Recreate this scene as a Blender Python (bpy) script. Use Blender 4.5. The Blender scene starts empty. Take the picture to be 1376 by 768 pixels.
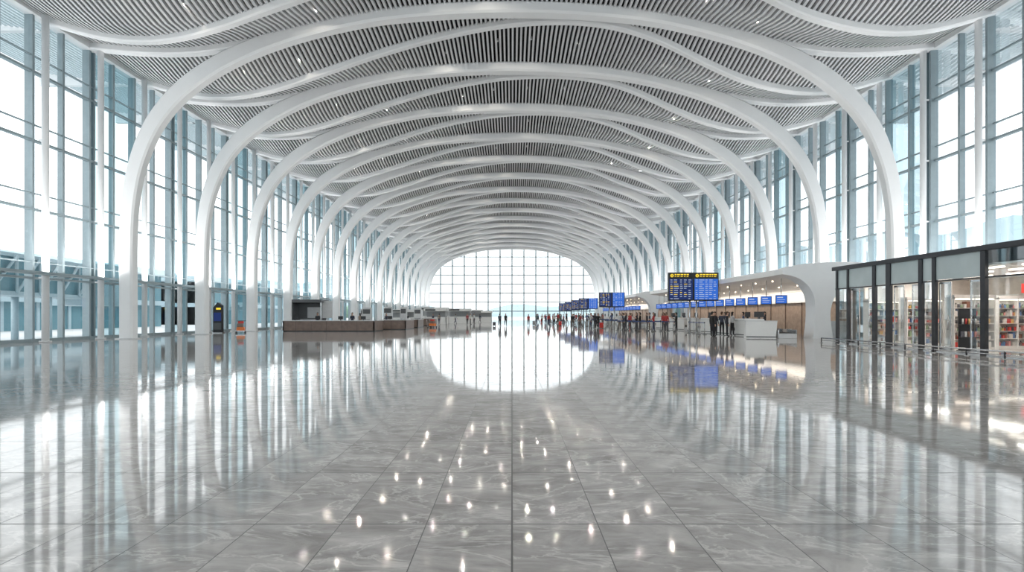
import bpy, bmesh, math, random
import numpy as np
from mathutils import Vector, Matrix
random.seed(7)
S=bpy.context.scene
COL=S.collection
F=700.0; CH=1.5

# ---------------------------------------------------------------- materials
def newmat(name):
    m=bpy.data.materials.new(name); m.use_nodes=True
    nt=m.node_tree; b=nt.nodes.get('Principled BSDF')
    return m,nt,b
def pmat(name,col,rough=0.5,metal=0.0,var=0.06,scale=6.0,emit=None,es=0.0,coat=0.0):
    m,nt,b=newmat(name)
    tc=nt.nodes.new('ShaderNodeTexCoord'); n=nt.nodes.new('ShaderNodeTexNoise')
    n.inputs['Scale'].default_value=scale; n.inputs['Detail'].default_value=3
    nt.links.new(tc.outputs['Object'],n.inputs['Vector'])
    r=nt.nodes.new('ShaderNodeValToRGB')
    r.color_ramp.elements[0].position=0.3; r.color_ramp.elements[1].position=0.7
    r.color_ramp.elements[0].color=(*[c*(1-var) for c in col],1)
    r.color_ramp.elements[1].color=(*[min(1,c*(1+var)) for c in col],1)
    nt.links.new(n.outputs['Fac'],r.inputs['Fac'])
    nt.links.new(r.outputs['Color'],b.inputs['Base Color'])
    b.inputs['Roughness'].default_value=rough; b.inputs['Metallic'].default_value=metal
    b.inputs['Coat Weight'].default_value=coat
    if emit:
        b.inputs['Emission Color'].default_value=(*emit,1); b.inputs['Emission Strength'].default_value=es
    return m
def emat(name,col,s):
    m,nt,b=newmat(name); nt.nodes.remove(b)
    e=nt.nodes.new('ShaderNodeEmission'); e.inputs[0].default_value=(*col,1); e.inputs[1].default_value=s
    nt.links.new(e.outputs[0],nt.nodes['Material Output'].inputs[0]); return m
def glass(name,tint,refl=0.6,base=0.03,gl=(0.9,0.96,1)):
    m,nt,b=newmat(name); nt.nodes.remove(b)
    t=nt.nodes.new('ShaderNodeBsdfTransparent'); t.inputs[0].default_value=(*tint,1)
    g=nt.nodes.new('ShaderNodeBsdfGlossy'); g.inputs['Roughness'].default_value=0.02; g.inputs[0].default_value=(*gl,1)
    lw=nt.nodes.new('ShaderNodeLayerWeight'); lw.inputs[0].default_value=0.25
    ma=nt.nodes.new('ShaderNodeMath'); ma.operation='MULTIPLY_ADD'; ma.inputs[1].default_value=refl; ma.inputs[2].default_value=base
    nt.links.new(lw.outputs['Fresnel'],ma.inputs[0])
    mx=nt.nodes.new('ShaderNodeMixShader')
    nt.links.new(ma.outputs[0],mx.inputs[0]); nt.links.new(t.outputs[0],mx.inputs[1]); nt.links.new(g.outputs[0],mx.inputs[2])
    nt.links.new(mx.outputs[0],nt.nodes['Material Output'].inputs[0]); return m

def floor_mat():
    m,nt,b=newmat('polished_marble_tile'); N=nt.nodes; L=nt.links
    tc=N.new('ShaderNodeTexCoord'); sp=N.new('ShaderNodeSeparateXYZ'); L.new(tc.outputs['Object'],sp.inputs[0])
    W=0.615; H=1.22; OFF=3.74
    def math_(op,a,bb=None,c=None):
        n=N.new('ShaderNodeMath'); n.operation=op
        for i,v in enumerate((a,bb,c)):
            if v is None: continue
            if isinstance(v,(int,float)): n.inputs[i].default_value=v
            else: L.new(v,n.inputs[i])
        return n.outputs[0]
    u=math_('DIVIDE',sp.outputs[0],W); v=math_('DIVIDE',math_('SUBTRACT',sp.outputs[1],OFF),H)
    fu=math_('FRACT',u); fv=math_('FRACT',v); iu=math_('FLOOR',u); iv=math_('FLOOR',v)
    du=math_('MULTIPLY',math_('MINIMUM',fu,math_('SUBTRACT',1,fu)),W)
    dv=math_('MULTIPLY',math_('MINIMUM',fv,math_('SUBTRACT',1,fv)),H)
    lu=math_('LESS_THAN',du,0.0034); lv=math_('LESS_THAN',dv,0.0060)
    line=math_('MAXIMUM',lu,lv)
    cen=math_('LESS_THAN',math_('ABSOLUTE',sp.outputs[0]),0.0065)
    line=math_('MAXIMUM',line,cen)
    cb=N.new('ShaderNodeCombineXYZ'); L.new(iu,cb.inputs[0]); L.new(iv,cb.inputs[1])
    wn=N.new('ShaderNodeTexWhiteNoise'); L.new(cb.outputs[0],wn.inputs['Vector'])
    sc=N.new('ShaderNodeVectorMath'); sc.operation='SCALE'; L.new(wn.outputs['Color'],sc.inputs[0]); sc.inputs['Scale'].default_value=13
    ad=N.new('ShaderNodeVectorMath'); ad.operation='ADD'; L.new(tc.outputs['Object'],ad.inputs[0]); L.new(sc.outputs[0],ad.inputs[1])
    mp=N.new('ShaderNodeMapping'); mp.inputs['Rotation'].default_value=(0,0,0.7); mp.inputs['Scale'].default_value=(1.0,2.2,1); L.new(ad.outputs[0],mp.inputs['Vector'])
    n1=N.new('ShaderNodeTexNoise'); n1.inputs['Scale'].default_value=1.5; n1.inputs['Detail'].default_value=10; n1.inputs['Roughness'].default_value=0.68; n1.inputs['Distortion'].default_value=0.9
    L.new(mp.outputs[0],n1.inputs['Vector'])
    r1=N.new('ShaderNodeValToRGB'); e=r1.color_ramp.elements
    e[0].position=0.32; e[0].color=(0.32,0.30,0.29,1); e[1].position=0.70; e[1].color=(0.62,0.59,0.57,1)
    L.new(n1.outputs['Fac'],r1.inputs['Fac'])
    n2=N.new('ShaderNodeTexNoise'); n2.inputs['Scale'].default_value=0.9; n2.inputs['Detail'].default_value=8; n2.inputs['Roughness'].default_value=0.6; n2.inputs['Distortion'].default_value=1.2
    L.new(mp.outputs[0],n2.inputs['Vector'])
    vn=math_('ABSOLUTE',math_('SUBTRACT',n2.outputs['Fac'],0.5))
    vr=N.new('ShaderNodeMapRange'); vr.inputs['From Min'].default_value=0.0; vr.inputs['From Max'].default_value=0.022; vr.inputs['To Min'].default_value=0.55; vr.inputs['To Max'].default_value=0.0
    L.new(vn,vr.inputs['Value'])
    mv=N.new('ShaderNodeMix'); mv.data_type='RGBA'; L.new(vr.outputs[0],mv.inputs['Factor']); L.new(r1.outputs[0],mv.inputs['A']); mv.inputs['B'].default_value=(0.80,0.77,0.74,1)
    tv=N.new('ShaderNodeHueSaturation'); L.new(mv.outputs['Result'],tv.inputs['Color'])
    L.new(math_('MULTIPLY_ADD',wn.outputs['Value'],0.14,0.93),tv.inputs['Value'])
    mg=N.new('ShaderNodeMix'); mg.data_type='RGBA'; L.new(line,mg.inputs['Factor']); L.new(tv.outputs[0],mg.inputs['A']); mg.inputs['B'].default_value=(0.09,0.088,0.085,1)
    L.new(mg.outputs['Result'],b.inputs['Base Color'])
    n3=N.new('ShaderNodeTexNoise'); n3.inputs['Scale'].default_value=0.8; L.new(tc.outputs['Object'],n3.inputs['Vector'])
    rr=math_('MULTIPLY_ADD',n3.outputs['Fac'],0.04,0.03)
    L.new(math_('MAXIMUM',rr,math_('MULTIPLY',line,0.5)),b.inputs['Roughness'])
    b.inputs['IOR'].default_value=1.55
    return m

M={}
M['floor']=floor_mat()
M['white']=pmat('white_painted_steel',(0.86,0.865,0.87),0.38,0,0.01,2)
M['slat']=pmat('ceiling_slat_aluminium',(0.63,0.635,0.645),0.45,0,0.03,2)
M['back']=pmat('ceiling_void_dark',(0.05,0.053,0.057),0.9)
M['frame']=pmat('teal_grey_mullion',(0.29,0.355,0.38),0.35,0.2,0.05,3)
M['frame_d']=pmat('dark_frame',(0.04,0.04,0.045),0.3,0.4)
M['glass']=glass('facade_clear_glass',(0.96,0.985,0.99),0.45)
M['glass_t']=glass('facade_teal_glass',(0.54,0.70,0.74),0.5)
M['glass_s']=glass('shop_glass',(0.92,0.97,0.97),0.4,0.04)
M['spandrel']=pmat('spandrel_glass_panel',(0.46,0.53,0.54),0.08,0,0.08,1)
M['steel']=pmat('brushed_steel',(0.6,0.61,0.62),0.25,0.9)
M['black']=pmat('black_plastic',(0.02,0.02,0.022),0.35)
M['dgrey']=pmat('dark_grey',(0.10,0.105,0.11),0.4)
M['grey']=pmat('mid_grey',(0.35,0.36,0.37),0.5)
M['lgrey']=pmat('light_grey',(0.62,0.63,0.64),0.45)
M['brown']=pmat('brown_laminate',(0.20,0.145,0.12),0.4,0,0.15,3)
M['wood']=pmat('warm_wood_panel',(0.40,0.30,0.23),0.45,0,0.15,4)
M['counter']=pmat('white_counter',(0.84,0.84,0.83),0.3,0,0.01)
M['asphalt']=pmat('apron_concrete',(0.60,0.62,0.63),0.9,0,0.1,0.05)
M['hill']=pmat('hazy_hill',(0.30,0.40,0.44),1.0,0,0.10,0.01)
M['tree']=pmat('tree_foliage',(0.20,0.32,0.23),1.0,0,0.3,0.3)
M['bld']=pmat('pier_building_cladding',(0.42,0.54,0.59),0.5)
M['bldg']=pmat('pier_building_glass',(0.14,0.28,0.33),0.2)
M['louv']=pmat('slat_reflection_stripe',(0.52,0.60,0.63),0.5)  # for the added louvre that stands in for ceiling reflections
M['warm']=emat('warm_strip_light',(1.0,0.88,0.74),4)
M['warm2']=emat('canopy_light',(1.0,0.82,0.58),8)
M['scr_blue']=emat('screen_blue',(0.04,0.14,0.55),1.0)
M['scr_dark']=emat('screen_navy',(0.02,0.035,0.12),1.0)
M['scr_lt']=emat('screen_text_pale',(0.65,0.75,0.95),0.65)
M['yellow']=emat('sign_yellow',(1.0,0.72,0.06),0.95)
M['red']=pmat('red_panel',(0.65,0.04,0.03),0.4)
M['red_e']=emat('red_lit_sign',(0.9,0.05,0.03),1.2)
M['beige']=pmat('beige_wall',(0.66,0.58,0.50),0.6)
M['cream']=pmat('white_shelf',(0.80,0.78,0.75),0.5)
M['skin']=pmat('skin',(0.60,0.38,0.28),0.5)
M['hairb']=pmat('hair_black',(0.02,0.016,0.014),0.5)
M['hairn']=pmat('hair_brown',(0.09,0.05,0.03),0.5)
M['lip']=pmat('lips',(0.40,0.14,0.12),0.5)
M['orange']=pmat('orange_box',(0.75,0.20,0.05),0.5)
M['belt']=pmat('barrier_belt_blue',(0.05,0.09,0.25),0.6)
M['rubber']=pmat('rubber_belt',(0.03,0.03,0.03),0.7)
GOODS=[pmat('goods_%d'%i,c,0.4,0,0.1,20) for i,c in enumerate([(0.65,0.62,0.58),(0.60,0.06,0.05),(0.70,0.45,0.16),(0.12,0.12,0.14),(0.70,0.68,0.65),(0.25,0.12,0.08),(0.12,0.22,0.45),(0.70,0.30,0.28),(0.30,0.40,0.25),(0.06,0.06,0.07)])]

# ---------------------------------------------------------------- mesh builder
class MB:
    def __init__(s): s.v=[]; s.f=[]; s.m=[]; s.mats=[]; s.sm=[]
    def mi(s,mat):
        if isinstance(mat,str): mat=M[mat]
        if mat not in s.mats: s.mats.append(mat)
        return s.mats.index(mat)
    def add(s,vs,fs,mat,T=None,smooth=False):
        o=len(s.v); k=s.mi(mat)
        if T is not None: vs=[tuple(T@Vector(p)) for p in vs]
        s.v.extend(vs)
        for f in fs: s.f.append(tuple(i+o for i in f)); s.m.append(k); s.sm.append(smooth)
    def box(s,x0,x1,y0,y1,z0,z1,mat,T=None,ch=0.0):
        if ch<=0:
            vs=[(x0,y0,z0),(x1,y0,z0),(x1,y1,z0),(x0,y1,z0),(x0,y0,z1),(x1,y0,z1),(x1,y1,z1),(x0,y1,z1)]
            fs=[(0,3,2,1),(4,5,6,7),(0,1,5,4),(1,2,6,5),(2,3,7,6),(3,0,4,7)]
            s.add(vs,fs,mat,T)
        else:
            c=ch
            ring=lambda z,i:[(x0+c+i,y0+i,z),(x1-c-i,y0+i,z),(x1-i,y0+c+i,z),(x1-i,y1-c-i,z),(x1-c-i,y1-i,z),(x0+c+i,y1-i,z),(x0+i,y1-c-i,z),(x0+i,y0+c+i,z)]
            R=[ring(z0,c*.5),ring(z0+c*.5,0),ring(z1-c*.5,0),ring(z1,c*.5)]
            s.loft(R,mat,T)
    def loft(s,R,mat,T=None,smooth=False,cap=True):
        n=len(R[0]); vs=[p for r in R for p in r]; fs=[]
        for i in range(len(R)-1):
            for j in range(n):
                a=i*n+j; b=i*n+(j+1)%n; fs.append((a,b,b+n,a+n))
        if cap: fs.append(tuple(range(n-1,-1,-1))); fs.append(tuple((len(R)-1)*n+j for j in range(n)))
        s.add(vs,fs,mat,T,smooth)
    def prism(s,pts,axis,a,b,mat,T=None):
        def P(p,t): return {'y':(p[0],t,p[1]),'x':(t,p[0],p[1]),'z':(p[0],p[1],t)}[axis]
        s.loft([[P(p,a) for p in pts],[P(p,b) for p in pts]],mat,T)
    def cyl(s,p,q,r0,r1,mat,n=12,T=None):
        p=Vector(p); q=Vector(q); d=(q-p).normalized()
        a=d.orthogonal().normalized(); b=d.cross(a)
        R=[]
        for c,r in((p,r0),(q,r1)):
            R.append([tuple(c+a*r*math.cos(t*2*math.pi/n)+b*r*math.sin(t*2*math.pi/n)) for t in range(n)])
        s.loft(R,mat,T,smooth=n>6)
    def tube(s,pts,r,mat,n=6,T=None):
        for i in range(len(pts)-1): s.cyl(pts[i],pts[i+1],r if not isinstance(r,list) else r[i],r if not isinstance(r,list) else r[i+1],mat,n,T)
    def sph(s,c,rx,ry,rz,mat,n=12,k=8,T=None,zmin=-1.0):
        R=[]
        for i in range(k+1):
            ph=-math.pi/2+math.pi*i/k
            z=math.sin(ph)
            if z<zmin: z=zmin
            rr=max(math.sqrt(max(0,1-z*z)),0.02)
            R.append([(c[0]+rx*rr*math.cos(2*math.pi*j/n),c[1]+ry*rr*math.sin(2*math.pi*j/n),c[2]+rz*z) for j in range(n)])
        s.loft(R,mat,T,smooth=True)
    def obj(s,name,loc=(0,0,0),rz=0,parent=None):
        me=bpy.data.meshes.new(name); me.from_pydata(s.v,[],s.f)
        for m in s.mats: me.materials.append(m)
        me.polygons.foreach_set('material_index',s.m); me.polygons.foreach_set('use_smooth',s.sm); me.update()
        o=bpy.data.objects.new(name,me); COL.objects.link(o); o.location=loc; o.rotation_euler=(0,0,rz)
        return o
def inst(o,name,loc,rz=0,sc=1):
    n=bpy.data.objects.new(name,o.data); COL.objects.link(n); n.location=loc; n.rotation_euler=(0,0,rz); n.scale=(sc,sc,sc); return n
def area(name,loc,sx,sy,power,col,rot=(0,0,0),disk=False):
    l=bpy.data.lights.new(name,'AREA'); l.shape='DISK' if disk else 'RECTANGLE'; l.size=sx; l.energy=power; l.color=col
    if not disk: l.size_y=sy
    o=bpy.data.objects.new(name,l); COL.objects.link(o); o.location=loc; o.rotation_euler=rot; return o

def spline(tab):
    xs=np.array([t[0] for t in tab],float); ys=np.array([t[1] for t in tab],float)
    m=np.zeros(len(xs))
    for i in range(len(xs)):
        if i==0: m[i]=0
        elif i==len(xs)-1: m[i]=(ys[i]-ys[i-1])/(xs[i]-xs[i-1])
        else: m[i]=(ys[i+1]-ys[i-1])/(xs[i+1]-xs[i-1])
    def f(x):
        x=abs(x); x=min(x,xs[-1]); i=int(min(np.searchsorted(xs,x,side='right')-1,len(xs)-2)); i=max(i,0)
        h=xs[i+1]-xs[i]; t=(x-xs[i])/h
        return float((2*t**3-3*t**2+1)*ys[i]+(t**3-2*t**2+t)*h*m[i]+(-2*t**3+3*t**2)*ys[i+1]+(t**3-t**2)*h*m[i+1])
    return f

# ---------------------------------------------------------------- building dims
XW=26.5; BAY=7.75; Y1=32.6; YE=150.0; YB=-22.0; ZW=18.4
NB=int((YE-Y1)/BAY)
arch_y=[Y1+BAY*i for i in range(NB+1)]
cA=spline([(0,20.85),(5,20.65),(10,20.0),(14,19.15),(17,18.5),(20,18.1),(23,18.1),(26.5,18.4)])
cB=spline([(0,21.15),(5,20.75),(9,19.9),(13,18.7),(16.5,17.75),(20,17.25),(23,17.4),(26.5,18.3)])
def ceil_z(x,y):
    w=0.5-0.5*math.cos(2*math.pi*(y-Y1)/BAY)
    return cA(x)*(1-w)+cB(x)*w

# floor
mb=MB(); mb.add([(-XW,YB,0),(XW,YB,0),(XW,YE,0),(-XW,YE,0)],[(0,1,2,3)],'floor')
mb.box(-XW-0.3,XW+0.3,YB,YE+0.3,-0.5,-0.01,'lgrey'); mb.obj('floor')

# ceiling slats
mb=MB()
P=0.30; SW=0.14; SH=0.20
ys=np.arange(YB,YE+0.01,BAY/8)
n=int(2*XW/P); k=mb.mi('slat'); V=[];Fc=[]
xs=[-XW+P*(i+0.5) for i in range(n)]
for x in xs:
    o=len(V)
    for y in ys:
        za=ceil_z(x-SW/2,y); zb=ceil_z(x+SW/2,y)
        V+= [(x-SW/2,y,za+SH),(x-SW/2,y,za),(x+SW/2,y,zb),(x+SW/2,y,zb+SH)]
    for j in range(len(ys)-1):
        a=o+4*j; b=a+4
        Fc+= [(a,a+1,b+1,b),(a+1,a+2,b+2,b+1),(a+2,a+3,b+3,b+2)]
mb.v=V; mb.f=Fc; mb.m=[k]*len(Fc); mb.sm=[False]*len(Fc)
mb.obj('ceiling_slats')
mb=MB(); bx=np.linspace(-XW-0.3,XW+0.3,55); V=[];Fc=[]
for y in ys:
    for x in bx: V.append((float(x),float(y),ceil_z(x,y)+0.9))
for j in range(len(ys)-1):
    for i in range(len(bx)-1):
        a=j*len(bx)+i; Fc.append((a,a+1,a+1+len(bx),a+len(bx)))
mb.add(V,Fc,'back'); mb.obj('ceiling')

def sweep(mb,C,Nn,T,W,mat):
    R=[]
    for c,nn,t,w in zip(C,Nn,T,W):
        c=Vector(c); nn=Vector(nn).normalized(); wv=Vector((0,1,0)); ch=min(t,w)*0.16
        a=t/2; b=w/2
        q=[(a,-b+ch),(a,b-ch),(a-ch,b),(-a+ch,b),(-a,b-ch),(-a,-b+ch),(-a+ch,-b),(a-ch,-b)]
        R.append([tuple(c+nn*u+wv*v) for u,v in q])
    mb.loft(R,mat)
half=[(24,0),(24,3),(24,6),(23.85,8.6),(23.35,11.1),(22.3,13.5),(20.5,15.6),(17.8,17.4),(14.2,18.85),(9.5,19.95),(4.8,20.45),(0,20.6)]
ctl=[(-x,z) for x,z in half]+[(x,z) for x,z in half[::-1][1:]]
def catmull(pts,k):
    out=[]
    for i in range(len(pts)-1):
        p0=pts[max(i-1,0)];p1=pts[i];p2=pts[i+1];p3=pts[min(i+2,len(pts)-1)]
        for s in range(k):
            t=s/k
            out.append(tuple(0.5*((2*p1[d])+(-p0[d]+p2[d])*t+(2*p0[d]-5*p1[d]+4*p2[d]-p3[d])*t*t+(-p0[d]+3*p1[d]-3*p2[d]+p3[d])*t**3) for d in range(len(p1))))
    out.append(pts[-1]); return out
cl=catmull(ctl,6)
mb=MB(); C=[];Nn=[];T=[];W=[]
for i,(x,z) in enumerate(cl):
    a=cl[max(i-1,0)]; b=cl[min(i+1,len(cl)-1)]
    d=Vector((b[0]-a[0],0,b[1]-a[1])).normalized(); nn=Vector((-d.z,0,d.x))
    C.append((x,0,z)); Nn.append(nn)
    t=np.interp(abs(x),[0,8,15,20,23,24],[0.72,0.78,0.98,1.08,0.98,0.85])
    T.append(float(t)); W.append(float(np.interp(abs(x),[0,14,24],[0.9,0.78,0.64])))
sweep(mb,C,Nn,T,W,'white')
C=[(x,0,cA(x)-0.12) for x in np.linspace(-XW,XW,90)]
sweep(mb,C,[(0,0,1)]*len(C),[0.46]*len(C),[0.6]*len(C),'white')
for s_ in(-1,1): mb.box(s_*24-0.55,s_*24+0.55,-0.42,0.42,0,0.06,'lgrey')
arch=mb.obj('ceiling_arch_rib',(0,arch_y[0],0))
for y in arch_y[1:]: inst(arch,'ceiling_arch_rib',(0,y,0))
mids=[Y1+BAY*(i-0.5) for i in range(-5,NB+1)]
def rib_dy(x): return -2.6*math.exp(-((x-5)/8.5)**2) + 1.2*math.exp(-((x+22)/6.0)**2)
for kk,ym in enumerate(mids):
    mb=MB(); C=[]
    for x in np.linspace(-XW,XW,100):
        dy=rib_dy(x)
        C.append((x,dy,ceil_z(x,ym+dy)-0.10))
    sweep(mb,C,[(0,0,1)]*len(C),[0.48]*len(C),[0.5]*len(C),'white')
    mb.obj('ceiling_wave_rib',(0,ym,0))
for s_ in(-1,1):
    mb=MB(); mb.box(s_*XW-0.3,s_*XW+0.3,YB,YE,ZW-0.35,ZW+0.45,'white')
    mb.obj('trim_1' if s_<0 else 'trim_2')
# downlights: small fittings, each with its own lamp, set in the widest gap between ribs
mb=MB()
for i in range(-4,NB):
    for x in np.arange(-17.5,17.6,3.2):
        x=x+random.uniform(-.5,.5)
        r0=BAY*0.5+rib_dy(x)          # distance of the wave rib from the arch in this bay
        off=(r0+BAY)/2 if BAY-r0>r0 else r0/2
        yy=Y1+BAY*i+off+random.uniform(-.35,.35); z=ceil_z(x,yy)+0.02
        mb.cyl((x,yy,z),(x,yy,z+0.2),0.07,0.07,'slat',8)
        area('ceiling_lamp',(x,yy,z-0.01),0.10,0,50,(1.0,0.92,0.80),(0,0,0),True)
mb.obj('ceiling_downlights')
# uplight troughs added on the facades to brighten the ceiling
for s_ in(-1,1):
    mb=MB(); x=s_*25.15
    mb.box(x-.3,x+.3,YB+1,YE-1,3.66,3.70,'frame'); mb.box(x-.34,x-.3,YB+1,YE-1,3.66,3.80,'frame'); mb.box(x+.3,x+.34,YB+1,YE-1,3.66,3.80,'frame')
    y=28.75-BAY
    while y<YE: mb.box(min(x,s_*(XW-.36)),max(x,s_*(XW-.36)),y+.9,y+1.0,3.6,3.66,'frame'); y+=BAY/2
    mb.obj('fill_light_trough')
    for i in range(4):
        L=(YE-YB-4)/4
        area('fill_light',(x,YB+2+L*(i+.5),3.72),0.5,L*0.98,1900,(1.0,0.98,0.96),(math.pi,0,0))

# ---------------------------------------------------------------- side glass walls
MS=BAY/4
zt=[0.0,3.5,7.3,11.1,14.9,ZW]
for s_ in(-1,1):
    nm='left' if s_<0 else 'right'
    mb=MB()
    y=Y1-BAY*7; i=0
    while y<YE-0.1:
        if y>=YB:
            tint='glass_t' if (i%4) in (0,) or (i%8)==5 else 'glass'
            y2=min(y+MS,YE)
            mb.add([(s_*XW,y,0),(s_*XW,y2,0),(s_*XW,y2,ZW),(s_*XW,y,ZW)],[(0,1,2,3)],tint)
        y+=MS;i+=1
    mb.obj('window_1' if s_<0 else 'window_2')
    mb=MB(); y=Y1-BAY*7; i=0
    while y<YE+0.1:
        if y>=YB:
            dp=0.34 if i%2==0 else 0.2
            mb.box(s_*XW-dp,s_*XW+0.12,y-0.07,y+0.07,0,ZW,'frame')
            if i%4==0: mb.box(s_*XW-dp-0.02,s_*XW+0.12,y+0.28,y+0.40,0,ZW,'frame')
        y+=MS;i+=1
    for j,z in enumerate(zt[:-1]):
        h=0.12
        mb.box(s_*XW-0.14,s_*XW+0.1,YB,YE,z,z+(0.18 if z==0 else h),'frame')
        if j>0: mb.box(s_*XW-0.06,s_*XW+0.08,YB,YE,z+0.9,z+0.96,'frame')
    mb.obj('wall_'+nm)
    pm=MB(); pm.cyl((0,0,0),(0,0,ZW-0.4),0.17,0.17,'white',14); pm.cyl((0,0,0),(0,0,0.08),0.28,0.28,'lgrey',14)
    for z in (3.55,7.35,11.15,14.95): pm.box(min(0,s_*0.35),max(0,s_*0.35),-0.04,0.04,z-0.04,z+0.04,'white')
    p0=None; y=28.75-BAY/2*2
    while y<YE:
        if p0 is None: p0=pm.obj('facade_support_pole',(s_*25.75,y,0))
        else: inst(p0,'facade_support_pole',(s_*25.75,y,0))
        y+=BAY/2
    mb=MB()  # added outside louvre; its stripes stand in for slat reflections in the glass
    for q in range(26):
        x=XW+0.6+q*0.36; z=18.9+q*0.05
        mb.box(min(s_*x,s_*(x+.17)),max(s_*x,s_*(x+.17)),YB,YE+4,z,z+0.12,'louv')
    mb.box(min(s_*(XW+10),s_*(XW+10.4)),max(s_*(XW+10),s_*(XW+10.4)),YB,YE+4,20.0,20.8,'white')
    for y in arch_y: mb.box(min(s_*(XW+.3),s_*(XW+10)),max(s_*(XW+.3),s_*(XW+10)),y-.15,y+.15,19.2,20.6,'white')
    mb.obj('slat_reflection_louvre')

# ---------------------------------------------------------------- end walls
def prof_z(x):
    ax=abs(x); best=0
    pts=[p for p in cl if p[0]>=0]
    for a,b in zip(pts[:-1],pts[1:]):
        lo,hi=min(a[0],b[0]),max(a[0],b[0])
        if lo<=ax<=hi and hi>lo:
            t=(ax-a[0])/(b[0]-a[0]); best=max(best,a[1]+(b[1]-a[1])*t)
    return best
for (yy,nm,wn_) in ((YE,'far','window_3'),(YB,'near','window_4')):
    mb=MB()
    xs_=np.linspace(-24,24,15)
    for x in xs_[1:-1]: mb.box(x-0.18,x+0.18,yy-0.15,yy+0.15,0,prof_z(x),'frame')
    for z in np.arange(2.6,20.5,2.6):
        xm=max([x for x in np.linspace(0,24,200) if prof_z(x)>=z] or [0])
        mb.box(-xm,xm,yy-0.12,yy+0.12,z-0.13,z+0.13,'frame')
    pts=[p for p in cl]
    vs=[];fs=[]
    for (x,z) in pts:
        vs.append((x*1.0,yy,z)); vs.append((x*XW/24,yy,max(cA(x)+0.9,z+0.3)))
    for i in range(len(pts)-1): fs.append((2*i,2*i+2,2*i+3,2*i+1))
    mb.add(vs,fs,'white')
    for s_ in(-1,1): mb.box(min(s_*24,s_*XW),max(s_*24,s_*XW),yy-.05,yy+.05,0,19,'white')
    mb.obj('wall_'+nm)
    mb=MB(); vs=[(x,yy,z) for x,z in cl]; mb.add(vs,[tuple(range(len(vs)))],'glass'); mb.obj(wn_)

# ---------------------------------------------------------------- exterior
mb=MB(); mb.add([(-1500,-300,-0.55),(1500,-300,-0.55),(1500,2500,-0.55),(-1500,2500,-0.55)],[(0,1,2,3)],'asphalt'); mb.obj('ground_apron')
mb=MB()
na=160; vs=[];fs=[]
for i in range(na+1):
    a=-math.pi*0.15+ (math.pi*1.3)*i/na
    base=0.045+0.02*math.sin(a*7)+0.012*math.sin(a*17+1)+0.008*math.sin(a*41)
    if math.cos(a)>0.3: base+=0.09*min(1,(math.cos(a)-0.3)/0.3)
    if abs(math.cos(a))<0.3: base*=0.6
    for (r,h) in ((520,0),(640,0.45),(760,1.0),(900,0.8)):
        vs.append((r*math.cos(a),r*math.sin(a),-0.6+h*base*r))
    if i:
        for j in range(3):
            p=(i-1)*4+j; fs.append((p,p+4,p+5,p+1))
mb.add(vs,fs,'hill',smooth=True); mb.obj('distant_hills')
mb=MB()
for i in range(150):
    s_=random.choice((-1,1)); y=random.uniform(20,420); x=s_*random.uniform(120,135); r=random.uniform(3,5)
    mb.sph((x,y,r*0.8),r,r,r*1.1,'tree',8,6); mb.cyl((x,y,-.55),(x,y,r*.5),.4,.3,'brown',6)
mb.obj('tree_belt')
for s_ in(-1,1):
    mb=MB(); x0,x1=(-78,-64) if s_<0 else (64,78)
    for (a,b) in ((30,95),(110,190)):
        mb.box(x0,x1,a,b,-.55,3.2,'bldg'); mb.box(x0-1,x1+1,a-1,b+1,3.2,4.0,'bld')
        mb.box(x0,x1,a,b,4.0,8.5,'bldg'); mb.prism([(x0-2,8.5),(x1+2,8.5),(x1+1,9.6),(x0-1,9.6)],'y',a-2,b+2,'bld')
        y=a
        while y<b: mb.box(x0-.2,x1+.2,y,y+.4,-.55,8.5,'bld'); y+=5
    mb.obj('pier_building')
def bridge(loc,rz):
    mb=MB(); L=26
    mb.box(-1.6,1.6,0,L,3.0,3.3,'bld'); mb.box(-1.6,1.6,0,L,5.9,6.2,'bld'); mb.box(-1.45,1.45,0,L,3.3,5.9,'bldg')
    for i in range(10):
        y0=i*L/10;y1=y0+L/10
        for x in(-1.65,1.65):
            mb.cyl((x,y0,3.2),(x,y1,6.0),.1,.1,'bld',6); mb.cyl((x,y0,3.2),(x,y0,6.0),.1,.1,'bld',6)
    for y in(4,20):
        for x in(-1.2,1.2): mb.cyl((x,y,-.55),(x,y,3.0),.25,.25,'bld',8)
    mb.box(-2.4,2.4,L,L+4,2.4,6.4,'bld')
    return mb.obj('boarding_bridge',loc,rz)
bridge((-36,24,0),math.radians(12)); bridge((-38,75,0),math.radians(30)); bridge((37,52,0),math.radians(-12))

# ---------------------------------------------------------------- shop (right)
SX=17.4; SY0=12.0; SY1=28.0; SD=24.6; SZ=4.05
mb=MB()
mb.box(SX-0.05,SD,SY0,SY1+0.1,SZ-0.10,SZ,'frame_d')
mb.box(SX-0.12,SX+0.05,SY0,SY1+0.15,SZ-0.18,SZ+0.02,'frame_d')
mb.box(SX+0.3,SD,SY0,SY1,3.35,3.42,'cream')
mb.box(SD-0.1,SD,SY0,SY1,0,SZ-.1,'beige')
mb.box(SX+1.5,SD,SY1-0.1,SY1,0,SZ-.1,'cream')
mb.box(SX+0.5,SD,SY0,SY0+0.1,0,SZ-.1,'beige')
for y,w in ((27.85,.07),(26.95,.06),(25.0,.10),(24.05,.14),(22.15,.10),(21.45,.08),(19.2,.10),(16.9,.08),(15.0,.08),(13.2,.08)):
    mb.box(SX-0.06,SX+0.08,y-w,y+w,0,SZ-0.15,'frame_d')
mb.box(SX-0.03,SX+0.05,SY0,SY1,2.86,2.92,'frame_d')
mb.box(SX-0.03,SX+0.05,SY0,SY1,0,0.05,'steel')
mb.box(SX+0.0,SX+0.04,19.2,SY1,2.93,3.87,'spandrel')
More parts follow.
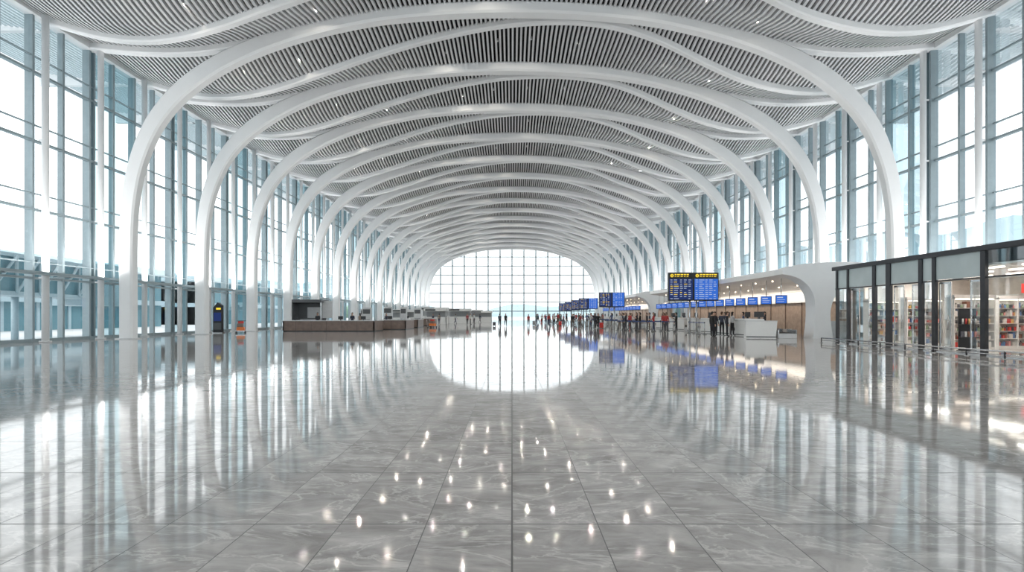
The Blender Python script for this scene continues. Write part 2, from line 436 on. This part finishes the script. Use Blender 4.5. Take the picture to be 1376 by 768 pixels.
def pane(y0,y1,z0,z1,x=SX): mb.add([(x,y0,z0),(x,y1,z0),(x,y1,z1),(x,y0,z1)],[(0,1,2,3)],'glass_s')
pane(SY0,19.2,2.93,3.87)
for a,b in ((26.95,27.85),(24.05,25.0),(21.45,22.15),(16.9,19.2),(13.2,16.9)): pane(a,b,0.06,2.88)
for a,b in ((26.3,26.9),(25.1,25.6),(23.3,23.9),(22.3,22.8),(20.8,21.35),(19.35,19.9)):
    x=SX+0.14
    pane(a,b,0.08,2.8,x)
    for yv in (a,b): mb.box(x-.02,x+.02,yv-.02,yv+.02,0.05,2.82,'steel')
    mb.box(x-.02,x+.02,a,b,0.05,0.16,'steel'); mb.box(x-.02,x+.02,a,b,2.76,2.84,'steel')
    ym=a+.08 if (a in (26.3,23.3,20.8)) else b-.08
    mb.cyl((x-.06,ym,.9),(x-.06,ym,1.5),.015,.015,'steel',8)
mb.add([(SX,SY1,0),(SX+1.5,SY1,0),(SX+1.5,SY1,3.8),(SX,SY1,3.8)],[(0,1,2,3)],'glass_s')
for x in (18.4,20.0,22.0):
    for y in np.arange(SY0+1,SY1-0.5,2.2): mb.box(x,x+0.16,y,y+1.4,3.30,3.345,'warm')
mb.box(21.9,22.0,19.6,22.4,2.45,2.85,'red_e'); mb.box(SD-.15,SD-.1,15.0,18.9,2.5,3.3,'cream')
mb.obj('retail_shop')
for x in (18.9,21.2):
    for y in (14.5,18.5,22.5,26.2): area('shop_ceiling_light',(x,y,3.28),0.5,1.6,42,(1.0,0.93,0.86))
def shelf(name,loc,rz,L=3.0,H=2.3,rows=6,seed=0,cm='cream'):
    rnd=random.Random(seed); mb=MB()
    mb.box(0,L,0.38,0.42,0,H,cm)
    for x in (-.02,L-0.02,L/2-.02): mb.box(x,x+0.04,-.01,0.41,0,H,cm)
    mb.box(-.02,L+.02,-.01,0.42,H-0.05,H+0.1,cm); mb.box(0,L,0,0.4,0,0.12,cm)
    mb.box(0.05,L-.05,-0.005,0.02,H-.10,H-.06,'warm')
    for r in range(rows):
        z=0.14+r*(H-0.25)/rows; hh=(H-0.25)/rows
        mb.box(0,L,0,0.4,z-0.02,z,cm)
        x=0.07
        while x<L-0.16:
            w=rnd.uniform(0.05,0.12); h=rnd.uniform(0.45,0.82)*hh; g=rnd.choice(GOODS)
            t=rnd.random()
            if t<0.35: mb.box(x,x+w*1.4,0.05,0.28,z,z+h,g); x+=w*.4
            else:
                mb.cyl((x+w/2,0.15,z),(x+w/2,0.15,z+h*.7),w/2,w/2,g,8); mb.cyl((x+w/2,0.15,z+h*.7),(x+w/2,0.15,z+h),w/5,w/5,'black' if t<.7 else 'counter',6)
            x+=w+0.012
    return mb.obj(name,loc,rz)
R90=-math.pi/2
for i,y in enumerate((27.6,24.4,21.2,18.0,15.0)): shelf('display_shelf',(24.0,y,0),R90,2.9,2.4,6,i)
for i,(x,y,L) in enumerate(((18.7,27.3,1.6),(21.3,25.3,1.8),(18.9,24.9,1.7),(21.4,22.9,1.7),(18.6,21.9,1.7),(21.6,19.3,1.8),(19.0,18.6,1.8),(19.0,16.0,1.8))): shelf('display_shelf',(x,y,0),0,L,2.25,6,40+i)
mb=MB(); mb.box(-.3,.3,-.25,.25,0,.1,'black'); mb.box(-.28,.28,.1,.16,.1,1.75,'black'); mb.box(-.28,.28,-.2,.16,1.1,1.14,'black'); mb.box(-.28,.28,-.2,.16,.6,.64,'black')
for i in range(5):
    mb.cyl((-.2+i*.1,-.08,1.14),(-.2+i*.1,-.08,1.36),.035,.03,GOODS[i],8); mb.box(-.25+i*.1,-.18+i*.1,-.12,.0,.64,.85,GOODS[(i+3)%9])
mb.obj('product_display_stand',(18.05,20.6,0),-0.4)
mb=MB(); mb.box(0,.06,0,1.6,1.3,2.7,'dgrey'); mb.box(-.01,0,.05,1.55,1.35,2.65,'cream'); mb.box(-.02,-.01,.3,.7,1.35,2.2,'red'); mb.box(-.02,-.01,.85,1.3,1.35,2.4,'grey')
mb.box(0,.1,0.1,.2,0,1.3,'dgrey'); mb.box(0,.1,1.4,1.5,0,1.3,'dgrey')
mb.obj('advertising_poster',(18.3,16.5,0),0)
mb=MB(); xr=16.75
mb.cyl((xr,13,0.26),(xr,28.2,0.26),.03,.03,'steel',8); mb.cyl((xr,13,0.14),(xr,28.2,0.14),.018,.018,'steel',8)
for y in np.arange(13.2,28.3,1.5): mb.cyl((xr,y,0),(xr,y,0.28),.03,.03,'frame_d',8); mb.cyl((xr,y,0),(xr,y,0.02),.08,.08,'steel',10)
mb.obj('low_guard_rail')

# ---------------------------------------------------------------- check-in canopy islands
def canopy(y0,L):
    mb=MB()
    sec=[(17.5,4.12),(17.55,4.42),(18.2,4.62),(20.5,4.75),(24.0,4.6),(24.0,3.1),(22.6,3.15),(21.2,3.5),(19.6,3.85),(18.2,4.02)]
    mb.prism(sec,'y',0.6,L,'white')
    for y in np.arange(1.6,L-.5,2.6):
        for x,z in ((18.8,3.91),(20.6,3.61)):
            mb.cyl((x,y,z-0.02),(x,y,z+0.05),.045,.045,'warm2',8)
    mb.box(22.2,22.4,1.3,L-.3,2.45,3.25,'white')
    mb.box(22.4,22.8,1.0,L,0,3.3,'wood')
    for y in np.arange(2,L,2.4): mb.box(22.34,22.42,y,y+.06,0,2.45,'brown')
    inner=catmull([(17.35,4.12),(17.9,4.02),(18.5,3.78),(19.05,3.3),(19.38,2.6),(19.45,1.7),(19.4,0.8),(19.3,0)],5)
    outer=catmull([(20.6,0),(20.45,1.0),(20.45,1.9),(20.75,2.7),(21.5,3.35),(22.6,3.65),(24.0,3.8)],5)
    top=catmull([(24.0,4.75),(22,4.9),(20.0,4.88),(18.3,4.72),(17.35,4.45)],4)
    mb.prism(inner+outer+top,'y',0.0,1.1,'white')
    mb.box(20.8,22.3,1.2,2.2,0,1.1,'lgrey')
    o=mb.obj('checkin_canopy',(0,y0,0))
    for i in range(3):
        l=(L-2)/3
        area('canopy_cove_light',(21.6,y0+1.5+l*(i+.5),3.25),0.4,l*.95,80,(1.0,0.86,0.70),(0,math.radians(-35),0))
    return o
canopy(33.4,33); canopy(73,36)

def counter():
    mb=MB()
    mb.prism([(-0.95,0),(0.85,0),(0.95,1.12),(0.2,1.14),(0.15,1.25),(-0.9,1.25)],'y',-0.35,0.25,'counter')
    mb.box(-.95,.95,-.40,.0,1.1,1.14,'lgrey'); mb.box(-.9,.9,-.36,-.352,.05,.12,'dgrey')
    mb.box(1.0,2.1,-.3,2.0,0,.32,'lgrey',None,.04); mb.box(1.06,2.04,-.28,1.98,.32,.34,'rubber')
    mb.box(1.0,1.05,-.3,2.0,.3,.55,'steel'); mb.box(2.05,2.1,-.3,2.0,.3,.55,'steel')
    mb.box(-.1,.0,.05,.15,1.25,1.4,'black'); mb.box(-.35,.25,.08,.12,1.36,1.72,'black')
    mb.box(-.3,.3,.4,.9,.45,.5,'dgrey',None,.02); mb.cyl((0,.65,0),(0,.65,.45),.03,.03,'steel',8); mb.box(-.25,.25,.86,.92,.5,1.0,'dgrey',None,.02)
    for a in range(5): mb.cyl((0,.65,.05),(.25*math.cos(a*1.256),.65+.25*math.sin(a*1.256),.03),.02,.02,'black',6)
    return mb
cm=counter(); c0=None
for base,num in ((34.0,9),(74,9)):
    for i in range(num):
        y=base+i*3.5
        if c0 is None: c0=cm.obj('checkin_counter',(16.2,y,0),-0.25)
        else: inst(c0,'checkin_counter',(16.9,y,0),-math.pi/2+0.15)
def hang():
    mb=MB()
    mb.box(-.36,.36,-.05,.05,2.26,2.86,'black',None,.02); mb.box(-.32,.32,-.062,-.052,2.30,2.82,'scr_blue')
    mb.box(-.25,.1,-.066,-.062,2.66,2.73,'scr_lt'); mb.box(-.25,.22,-.066,-.062,2.52,2.55,'scr_lt'); mb.box(-.25,.17,-.066,-.062,2.40,2.43,'scr_lt')
    mb.cyl((0,0,2.86),(0,0,3.98),.025,.025,'steel',8)
    return mb
hm=hang(); h0=None
for base,num in ((35.4,15),(75.6,14)):
    for i in range(num):
        y=base+i*2.1
        if h0 is None: h0=hm.obj('checkin_screen',(18.3,y,0),-0.45)
        else: inst(h0,'checkin_screen',(18.3,y,0),-0.45)

# ---------------------------------------------------------------- flight information boards
def board(w,ztop,zbot,pole=True,head=True,seed=0,name='flight_information_board',loc=(0,0,0)):
    rnd=random.Random(seed); mb=MB(); hw=w/2
    hh=0.5 if head else 0.0
    mb.box(-hw,hw,-.12,.12,zbot-.05,ztop,'black',None,.03)
    if head:
        for a in (-hw+.15,.15):
            mb.cyl((a+.15,-.14,ztop-.26),(a+.15,-.12,ztop-.26),.14,.14,'yellow',14); mb.box(a+.12,a+.18,-.145,-.14,ztop-.34,ztop-.18,'black')
            x=a+.38
            while x<a+hw-.5:
                l=rnd.uniform(.12,.26); mb.box(x,x+l,-.135,-.12,ztop-.22,ztop-.13,'yellow'); mb.box(x,x+l*.8,-.135,-.12,ztop-.36,ztop-.31,'yellow'); x+=l+.06
    for k in range(2):
        a=-hw+.08+k*hw; b=a+hw-.16; m='scr_dark' if k==0 else 'scr_blue'
        mb.box(a,b,-.135,-.12,zbot+.05,ztop-hh-.03,m)
        rows=10; H=(ztop-hh-.03)-(zbot+.05)
        for r in range(rows):
            z=zbot+.05+H*(r+.3)/rows; xx=a+.08
            for cw in (.22,.45,.25,.3,.25):
                cw=cw*(b-a)/2.0
                if xx+cw>b-.05: break
                if rnd.random()<.9: mb.box(xx,xx+cw*rnd.uniform(.6,1),-.141,-.135,z,z+H/rows*.28,'scr_lt' if rnd.random()<.75 else ('yellow' if k==0 else 'scr_lt'))
                xx+=cw+.08
    if pole:
        for x in(-.28,.28): mb.cyl((x,.0,0),(x,.0,zbot),.07,.07,'steel',12); mb.cyl((x,0,0),(x,0,.03),.16,.16,'steel',14)
    return mb.obj(name,loc)
board(4.25,5.08,2.75,loc=(15.3,44,0),seed=1)
board(2.95,4.1,2.45,loc=(11.5,60,0),head=False,seed=2)
for i,y in enumerate((80,90,101,114)): board(2.95,4.1,2.45,loc=(11.7,y,0),head=False,seed=3+i)

# ---------------------------------------------------------------- left side furniture
def island(name,x0,x1,y0,y1,h=0.95):
    mb=MB()
    mb.box(x0,x1,y0,y0+.12,.08,h,'brown'); mb.box(x0,x0+.12,y0,y1,.08,h,'brown'); mb.box(x1-.12,x1,y0,y1,.08,h,'brown'); mb.box(x0,x1,y1-.12,y1,.08,h,'brown')
    mb.box(x0-.06,x1+.06,y0-.08,y0+.5,h,h+.06,'lgrey'); mb.box(x0-.06,x0+.5,y0,y1,h,h+.06,'lgrey'); mb.box(x1-.5,x1+.06,y0,y1,h,h+.06,'lgrey')
    mb.box(x0+.03,x1-.03,y0+.03,y1-.03,0,.09,'black')
    x=x0+1.2
    while x<x1-.5:
        mb.box(x,x+.02,y0-.01,y0,.1,h,'black'); x+=1.4
    x=x0+1.0
    while x<x1-.8:
        mb.box(x-.22,x+.22,y0+.3,y0+.34,h+.15,h+.45,'black'); mb.box(x-.03,x+.03,y0+.3,y0+.34,h+.06,h+.2,'black'); x+=2.1
    return mb.obj(name)
island('information_counter',-21.0,-12.6,47.7,51.0)
island('service_counter',-13.6,-10.9,53.5,58,.95)
island('service_counter',-13.6,-11.2,62,66,.95)
island('service_counter',-14.0,-11.0,72,76,1.0)
mb=MB()
mb.box(-2.0,1.0,-1,1,2.75,3.05,'dgrey'); mb.box(-2.0,0.9,.5,.6,0,2.75,'dgrey'); mb.box(-2.0,-1.9,-1,1,0,2.75,'dgrey')
mb.box(0.85,1.0,-1,-.85,0,2.75,'steel'); mb.box(.9,1.9,-.5,-.42,1.2,2.9,'lgrey'); mb.box(-1.2,.6,-.9,-.3,0,1.1,'grey')
mb.box(-1.0,.4,.48,.5,1.2,2.3,'lgrey'); mb.box(1.3,1.42,-.5,-.42,0,1.2,'steel')
mb.obj('information_booth',(-20.0,53,0))
def kiosk(name,loc,h=2.4,w=.9,mat='lgrey',rz=0):
    mb=MB(); mb.box(-w/2,w/2,-.3,.3,0,.12,'dgrey'); mb.prism([(-.28,.1),(.28,.1),(.28,h),(-.05,h),(-.28,h*.55)],'x',-w/2+.04,w/2-.04,mat)
    mb.box(-w/2+.12,w/2-.12,-.2,-.19+.02,h*.68,h*.92,'dgrey'); mb.box(-w/2+.1,w/2-.1,-.32,-.1,h*.42,h*.46,'steel')
    return mb.obj(name,loc,rz)
for (x,y,h,w) in ((-15.6,56,2.3,1.0),(-12.4,59.6,2.4,.8),(-15,63,2.5,1.1),(-12.4,68.5,2.4,1.0),(-17,60,2.2,.9)): kiosk('self_service_kiosk',(x,y,0),h,w)
mb=MB(); mb.box(-.42,.42,-.2,.2,0,.06,'steel'); mb.prism([(-.36,.06),(.36,.06),(.36,2.3),(.0,2.55),(-.36,2.1)],'y',-.14,.14,'black')
mb.box(-.3,.3,-.155,-.14,1.0,1.7,'scr_dark'); mb.box(-.1,.28,-.155,-.14,1.95,2.1,'yellow'); mb.box(-.3,.3,-.155,-.14,.3,.85,'dgrey')
mb.obj('information_totem',(-24.35,43.2,0))
def suitcase_mb(mat,h=.6,w=.42,d=.26):
    mb=MB(); mb.box(-w/2,w/2,-d/2,d/2,.06,.06+h,mat,None,.05)
    for i in(-1,0,1): mb.box(i*w*.28-.012,i*w*.28+.012,-d/2-.006,-d/2+.01,.12,h,mat)
    for x in(-w*.36,w*.36):
        for y in(-d*.32,d*.32): mb.cyl((x-.015,y,.03),(x+.015,y,.03),.03,.03,'black',8)
        mb.cyl((x*.6,d*.3,.06+h),(x*.6,d*.3,1.0),.01,.01,'steel',6)
    mb.cyl((-w*.22,d*.3,1.0),(w*.22,d*.3,1.0),.015,.015,'black',6)
    return mb
mb=MB()
mb.box(-.35,.35,-.5,.45,.16,.2,'steel')
for x in(-.33,.33):
    mb.tube([(x,.45,.18),(x,.55,1.0)],.02,'steel')
    for y in(-.4,.4): mb.cyl((x-.03,y,.08),(x+.03,y,.08),.08,.08,'black',10)
mb.cyl((-.36,.55,1.0),(.36,.55,1.0),.025,.025,'black',8); mb.cyl((-.36,.49,.55),(.36,.49,.55),.015,.015,'steel',8)
mb.box(-.3,.3,-.42,.3,.2,.5,'orange',None,.05); mb.box(-.27,.2,-.35,.25,.5,.8,'brown',None,.05); mb.box(-.2,.22,-.25,.2,.8,.98,'red',None,.04)
tr=mb.obj('luggage_trolley',(-22.8,43.8,0),.4)
inst(tr,'luggage_trolley',(-9.5,62,0),1.2)
def booth(loc,w,h,d=2.0,name='airline_service_booth'):
    mb=MB(); mb.box(-w/2,w/2,-d/2+.1,d/2,0,h*.45,'counter'); mb.box(-w/2-.15,w/2+.15,-d/2,d/2+.1,h*.82,h,'counter',None,.06)
    for x in(-w/2+.05,w/2-.05):
        for y in(-d/2+.15,d/2-.1): mb.box(x-.05,x+.05,y-.05,y+.05,0,h*.85,'lgrey')
    mb.box(-w/2+.1,w/2-.1,d/2-.15,d/2-.1,h*.45,h*.82,'grey'); mb.box(-w/2+.1,-w/2+w*.5,-d/2-.01,-d/2+.0,h*.85,h*.96,'dgrey')
    return mb.obj(name,loc)
for (x,y,w,h) in ((-12.8,88,3.6,2.6),(-9.6,96,4,2.7),(-14.8,100,5,3.0),(-6.6,112,4.5,2.4),(-10,122,6,2.8),(-17.5,84,4,2.4),(-16.5,115,6,3)): booth((x,y,0),w,h)
BARR=[]
def barrier(x0,y0,x1,y1,nseg,name='queue_barrier'):
    BARR.append((x0,y0,x1,y1))
    mb=MB(); pts=[(x0+(x1-x0)*i/nseg,y0+(y1-y0)*i/nseg) for i in range(nseg+1)]
    for x,y in pts:
        mb.cyl((x,y,0),(x,y,.03),.17,.15,'dgrey',12); mb.cyl((x,y,.03),(x,y,.95),.03,.03,'steel',8); mb.cyl((x,y,.9),(x,y,.98),.045,.045,'black',8)
    for a,b in zip(pts[:-1],pts[1:]):
        d=Vector((b[0]-a[0],b[1]-a[1],0)).normalized()*.005; nx,ny=-d.y,d.x
        vs=[(a[0]-nx,a[1]-ny,.88),(a[0]+nx,a[1]+ny,.88),(b[0]+nx,b[1]+ny,.88),(b[0]-nx,b[1]-ny,.88)]
        vs2=[(x,y,.94) for x,y,z in vs]; mb.loft([vs,vs2],'belt')
    mb.obj(name)
for (a,b,c,d,n_) in ((10.6,46,14.4,46,3),(10.6,48,14.4,48,3),(10.2,50.5,14.4,50.5,3),(10.2,53,14.2,53,3),(10,56,14.2,56,3),(14.6,39.5,14.6,43,3),(9.8,62.5,14.2,62.5,3),(9.8,66,14.2,66,3),(10,70,14.2,70,3),(10,74,14,74,3)): barrier(a,b,c,d,n_)

# ---------------------------------------------------------------- people
def person_mesh(name,pose,hair='short',female=False):
    p=dict(ll=0,lr=0,kl=0,kr=0,al=0,ar=0,el=.15,er=.15,lean=0,head=0); p.update(pose)
    J={}; rad={}; E=[]
    hipz=.90
    sw=.175 if not female else .155
    J['pel']=(0,0,.96); rad['pel']=(.145,.105)
    ln=p['lean']
    def lean(pt):
        z=pt[2]-.96; return (pt[0],pt[1]-z*math.sin(ln),.96+z*math.cos(ln))
    J['spi']=lean((0,0,1.12)); rad['spi']=(.125,.095) if not female else (.11,.085)
    J['che']=lean((0,.0,1.31)); rad['che']=(.15,.11) if not female else (.135,.105)
    J['nb']=lean((0,.01,1.44)); rad['nb']=(.075,.07)
    J['nk']=lean((0,.0,1.53)); rad['nk']=(.052,.052)
    E+=[('pel','spi'),('spi','che'),('che','nb'),('nb','nk')]
    for s,k,la,kb,aa,eb in((-1,'L',p['ll'],p['kl'],p['al'],p['el']),(1,'R',p['lr'],p['kr'],p['ar'],p['er'])):
        h=Vector((s*.09,0,hipz)); kn=h+Vector((s*.01,-math.sin(la),-math.cos(la)))*.42
        sh=la-kb; an=kn+Vector((s*.005,-math.sin(sh),-math.cos(sh)))*.41
        to=an+Vector((s*.03,-.15*math.cos(kb*.5),-.045-.08*math.sin(max(0,kb))))
        J['h'+k]=tuple(h);J['k'+k]=tuple(kn);J['a'+k]=tuple(an);J['t'+k]=tuple(to)
        rad['h'+k]=(.095,.1);rad['k'+k]=(.065,.065);rad['a'+k]=(.048,.048);rad['t'+k]=(.04,.032)
        E+=[('pel','h'+k),('h'+k,'k'+k),('k'+k,'a'+k),('a'+k,'t'+k)]
        S0=Vector(lean((s*sw,0,1.39))); el=S0+Vector((s*.12,-math.sin(aa),-math.cos(aa))).normalized()*.29
        f=aa+eb; wr=el+Vector((s*.03-(s*.25*p.get('in',0)),-math.sin(f),-math.cos(f))).normalized()*.25
        J['s'+k]=tuple(S0);J['e'+k]=tuple(el);J['w'+k]=tuple(wr)
        rad['s'+k]=(.065,.068);rad['e'+k]=(.045,.045);rad['w'+k]=(.03,.03)
        E+=[('che','s'+k),('s'+k,'e'+k),('e'+k,'w'+k)]
    bm=bmesh.new(); sk=bm.verts.layers.skin.verify(); vd={}
    for k,c in J.items():
        v=bm.verts.new(c); v[sk].radius=rad[k]; vd[k]=v
        if k=='pel': v[sk].use_root=True
    for a,b in E: bm.edges.new((vd[a],vd[b]))
    me=bpy.data.meshes.new('tmp'); bm.to_mesh(me); bm.free()
    ob=bpy.data.objects.new('tmp',me); COL.objects.link(ob)
    md=ob.modifiers.new('sk','SKIN'); md.use_smooth_shade=True
    sb=ob.modifiers.new('sb','SUBSURF'); sb.levels=1; sb.render_levels=1
    dg=bpy.context.evaluated_depsgraph_get(); m2=bpy.data.meshes.new_from_object(ob.evaluated_get(dg))
    vs=[tuple(v.co) for v in m2.vertices]; fs=[tuple(q.vertices) for q in m2.polygons]
    bpy.data.objects.remove(ob)
    segs=[(Vector(J[a]),Vector(J[b]),(a+b)) for a,b in E]
    mb=MB()
    for mm in('skin','lgrey','dgrey','black','hairb'): mb.mi(mm)
    def cls(c):
        bd=9;bk=''
        for a,b,k in segs:
            t=max(0,min(1,(c-a).dot(b-a)/((b-a).length_squared+1e-9))); d=(c-(a+(b-a)*t)).length
            if d<bd: bd=d;bk=k
        if bk in('nbnk',): return 0
        if bk.startswith('a') : return 3
        if bk in('hLkL','hRkR','kLaL','kRaR','pelhL','pelhR'): return 2 if c.z<.97 else 1
        if c.z<.95 and bk[0]=='p': return 2
        return 1
    mb.v.extend(vs)
    for f in fs:
        c=sum((Vector(vs[i]) for i in f),Vector())/len(f)
        mb.f.append(f); mb.m.append(cls(c)); mb.sm.append(True)
    hc=Vector(J['nk'])+Vector((0,-.012,.095)); T=Matrix.Translation(hc)@Matrix.Rotation(p['head'],4,'Z')
    mb.sph((0,0,0),.076,.094,.115,'skin',16,12,T)
    mb.sph((0,-.02,-.055),.055,.065,.062,'skin',12,8,T)
    mb.prism([(-.094,.0),(-.118,-.025),(-.092,-.032)],'x',-.012,.012,'skin',T)
    for s in(-1,1):
        mb.sph((s*.030,-.084,.005),.012,.008,.007,'hairb',8,5,T)
        mb.box(s*.03-.016,s*.03+.016,-.092,-.084,.020,.026,'hairb',T)
        mb.sph((s*.077,.005,-.005),.010,.018,.028,'skin',8,6,T)
    mb.box(-.022,.022,-.092,-.082,-.058,-.050,'lip',T)
    R=[];n=16
    for i in range(8):
        ph=math.pi/2*(i/7)
        R.append([(.084*math.cos(ph)*math.cos(t*2*math.pi/n),.012+.100*math.cos(ph)*math.sin(t*2*math.pi/n),(.018 if math.sin(t*2*math.pi/n)>-.3 else .055)*(1-i/7)+ .128*math.sin(ph)) for t in range(n)])
    mb.loft(R,'hairb',T,True)
    mb.sph((0,.035,-.01),.078,.075,.10 if hair=='short' else .13,'hairb',14,10,T)
    if hair=='long': mb.sph((0,.055,-.12),.075,.05,.16,'hairb',12,8,T)
    for k,s in(('L',-1),('R',1)):
        w=Vector(J['w'+k]); d=(w-Vector(J['e'+k])).normalized()
        a=Vector((s,0,0)); a=(a-d*a.dot(d)).normalized(); fwd=a.cross(d)*1.0
        if fwd.y>0: fwd=-fwd
        R=[]
        for t,wd in((-.01,.026),(.03,.036),(.085,.040)):
            c=w+d*t; R.append([tuple(c+fwd*wd*x+a*.014*y) for x,y in((-1,-.6),(-.6,-1),(.6,-1),(1,-.6),(1,.6),(.6,1),(-.6,1),(-1,.6))])
        mb.loft(R,'skin',None,True)
        for i,L in enumerate((.07,.078,.074,.058)):
            b=w+d*.083+fwd*(.03-.02*i); m1=b+d*L*.5-a*.006; m2_=m1+(d-a*.6).normalized()*L*.5
            mb.tube([tuple(b),tuple(m1),tuple(m2_)],[.0095,.009,.007],'skin',6)
        b=w+d*.03+fwd*.03; m1=b+(fwd*.7+d*.7)*.035; m2_=m1+(d-a*.3).normalized()*.03
        mb.tube([tuple(b),tuple(m1),tuple(m2_)],[.012,.011,.008],'skin',6)
    zmin=min(v[2] for v in mb.v)
    mb.v=[(x,y,z-zmin) for x,y,z in mb.v]
    me=bpy.data.meshes.new(name); me.from_pydata(mb.v,[],mb.f)
    for m in mb.mats: me.materials.append(m)
    me.polygons.foreach_set('material_index',mb.m); me.polygons.foreach_set('use_smooth',mb.sm); me.update()
    return me
poses=[
 (dict(al=.05,ar=-.05),'short',False),
 (dict(ll=.42,lr=-.38,kl=.12,kr=.45,al=-.4,ar=.4,el=.25,er=.4),'short',False),
 (dict(ll=.05,lr=-.08,al=.3,ar=.35,el=1.3,er=1.2,head=.4),'long',True),
 (dict(ll=-.32,lr=.38,kl=.4,kr=.1,al=.35,ar=-.35,el=.35,er=.15,lean=.05),'long',True),
 (dict(al=.1,ar=.45,er=1.5,head=-.5,ll=.08,lr=-.06),'short',False),
 (dict(al=.0,ar=-.25,er=.05,head=.2,lean=.08),'short',False),
]
PM=[person_mesh('person_%d'%i,*q) for i,q in enumerate(poses)]
tops=[pmat('top_%d'%i,c,.8,0,.1,12) for i,c in enumerate([(.03,.03,.04),(.05,.06,.09),(.45,.05,.05),(.55,.55,.56),(.10,.13,.22),(.28,.22,.18),(.02,.02,.02),(.65,.62,.58),(.35,.08,.09),(.12,.16,.14)])]
pants=[pmat('trousers_%d'%i,c,.8,0,.1,12) for i,c in enumerate([(.02,.02,.025),(.04,.05,.10),(.08,.08,.09),(.18,.15,.12)])]
OCC=[]
def person(x,y,rz,pi,top=None,pa=None,sc=1,force=True):
    if not force:
        if any(abs(x-a)<.75 and abs(y-b)<.75 for a,b in OCC): return False
        for (x0,y0,x1,y1) in BARR:
            if min(x0,x1)-.5<x<max(x0,x1)+.5 and min(y0,y1)-.55<y<max(y0,y1)+.55: return False
    OCC.append((x,y))
    o=bpy.data.objects.new('person',PM[pi]); COL.objects.link(o); o.location=(x,y,0); o.rotation_euler=(0,0,rz); o.scale=(sc,sc,sc)
    for i,m in((1,tops[top] if top is not None else random.choice(tops)),(2,pants[pa] if pa is not None else random.choice(pants)),(4,random.choice((M['hairb'],M['hairb'],M['hairn'])))):
        o.material_slots[i].link='OBJECT'; o.material_slots[i].material=m
    return True
def px(x,d): return (x-688)*d/F
cases=[suitcase_mb(g,random.uniform(.5,.65)) for g in (GOODS[3],'red','grey',GOODS[6])]
casem=[None]*4
def case(x,y,rz,k):
    if any(abs(x-a)<.6 and abs(y-b)<.6 for a,b in OCC): return
    OCC.append((x,y))
    if casem[k] is None: casem[k]=cases[k].obj('suitcase',(x,y,0),rz)
    else: inst(casem[k],'suitcase',(x,y,0),rz)
person(px(671.5,70),70,math.pi*.95,1,1,0); person(px(679.5,71.5),71.5,.1,3,6,0); case(px(671.5,70)-.75,70.3,.3,0)
for x,d,r,i,t in ((957,36.2,1.9,0,6),(961.5,37.3,-1.3,5,0),(970,37.9,2.6,4,1),(977,36.6,1.3,0,0),(984,38.2,1.7,2,3)): person(px(x,d),d,r,i,t,0)
case(px(967,36.0),36.0,.5,0)
for i in range(1,9): person(18.25,34.0+3.5*i+.1,-math.pi/2+random.uniform(-.4,.4),random.choice((0,2,4)),random.choice((1,4,0)),0)
person(px(800,58),58,2.8,3,0,0); person(px(804,61.2),61.2,.3,1,6,0); person(px(794,58.5),58.5,1.0,4,3,1); case(px(808,58.5),58.5,0,1)
person(px(848,57.5),57.5,1.2,0,2,0); person(px(855,59),59,-1.5,4,8,1); person(px(838,64),64.2,2.2,5,7,2)
cnt=0;tries=0
while cnt<44 and tries<3000:
    tries+=1
    d=random.uniform(66,118); xp=random.choice((random.uniform(710,800),random.uniform(740,885),random.uniform(740,885)))
    x=px(xp,d)
    if x>15.0: continue
    if any(abs(d-q)<.6 and x>9.4 for q in (80,90,101,114)): continue
    if not person(x,d,random.uniform(0,6.28),random.randrange(6),sc=random.uniform(.94,1.04),force=False): continue
    cnt+=1
    if random.random()<.45: case(x+.8,d+.1,random.uniform(0,3),random.randrange(4))
for xp,d in ((628,80),(632,84),(637,90),(655,118),(645,105),(612,92),(560,79),(582,78),(519,60.5),(484,54.2),(590,82),(650,125)): person(px(xp,d),d,random.uniform(0,6.28),random.randrange(6),force=False)
for q in (-18.5,-15.2): person(q,49.6,.2,2,1,0)
for i in range(16):
    y=random.choice((47,49.25,51.75,54.5)); x=10.8+i*.27+random.uniform(-.1,.1)
    person(x,y,-1.4+random.uniform(-.5,.5),random.choice((0,2,4,5)),force=False)

# ---------------------------------------------------------------- world, camera
w=bpy.data.worlds.new('overcast_sky'); S.world=w; w.use_nodes=True; nt=w.node_tree; bg=nt.nodes['Background']
tc=nt.nodes.new('ShaderNodeTexCoord'); sp=nt.nodes.new('ShaderNodeSeparateXYZ'); nt.links.new(tc.outputs['Generated'],sp.inputs[0])
r=nt.nodes.new('ShaderNodeValToRGB'); e=r.color_ramp.elements
e[0].position=0.0; e[0].color=(0.91,0.955,0.98,1); e[1].position=0.5; e[1].color=(0.97,0.985,1.0,1)
nt.links.new(sp.outputs[2],r.inputs[0]); nt.links.new(r.outputs[0],bg.inputs[0]); bg.inputs[1].default_value=2.1

cam=bpy.data.cameras.new('camera'); co=bpy.data.objects.new('camera',cam); COL.objects.link(co)
co.location=(0,0,CH); co.rotation_euler=(math.pi/2,0,0); cam.sensor_width=36; cam.clip_end=4000; cam.clip_start=0.05
cam.lens=F/1376*36; cam.shift_y=39/1376
S.camera=co
S.view_settings.view_transform='Standard'
try: S.view_settings.look='None'
except Exception: pass
S.view_settings.exposure=0.2
try:
    S.cycles.transparent_max_bounces=24; S.cycles.diffuse_bounces=5; S.cycles.max_bounces=10
except Exception: pass
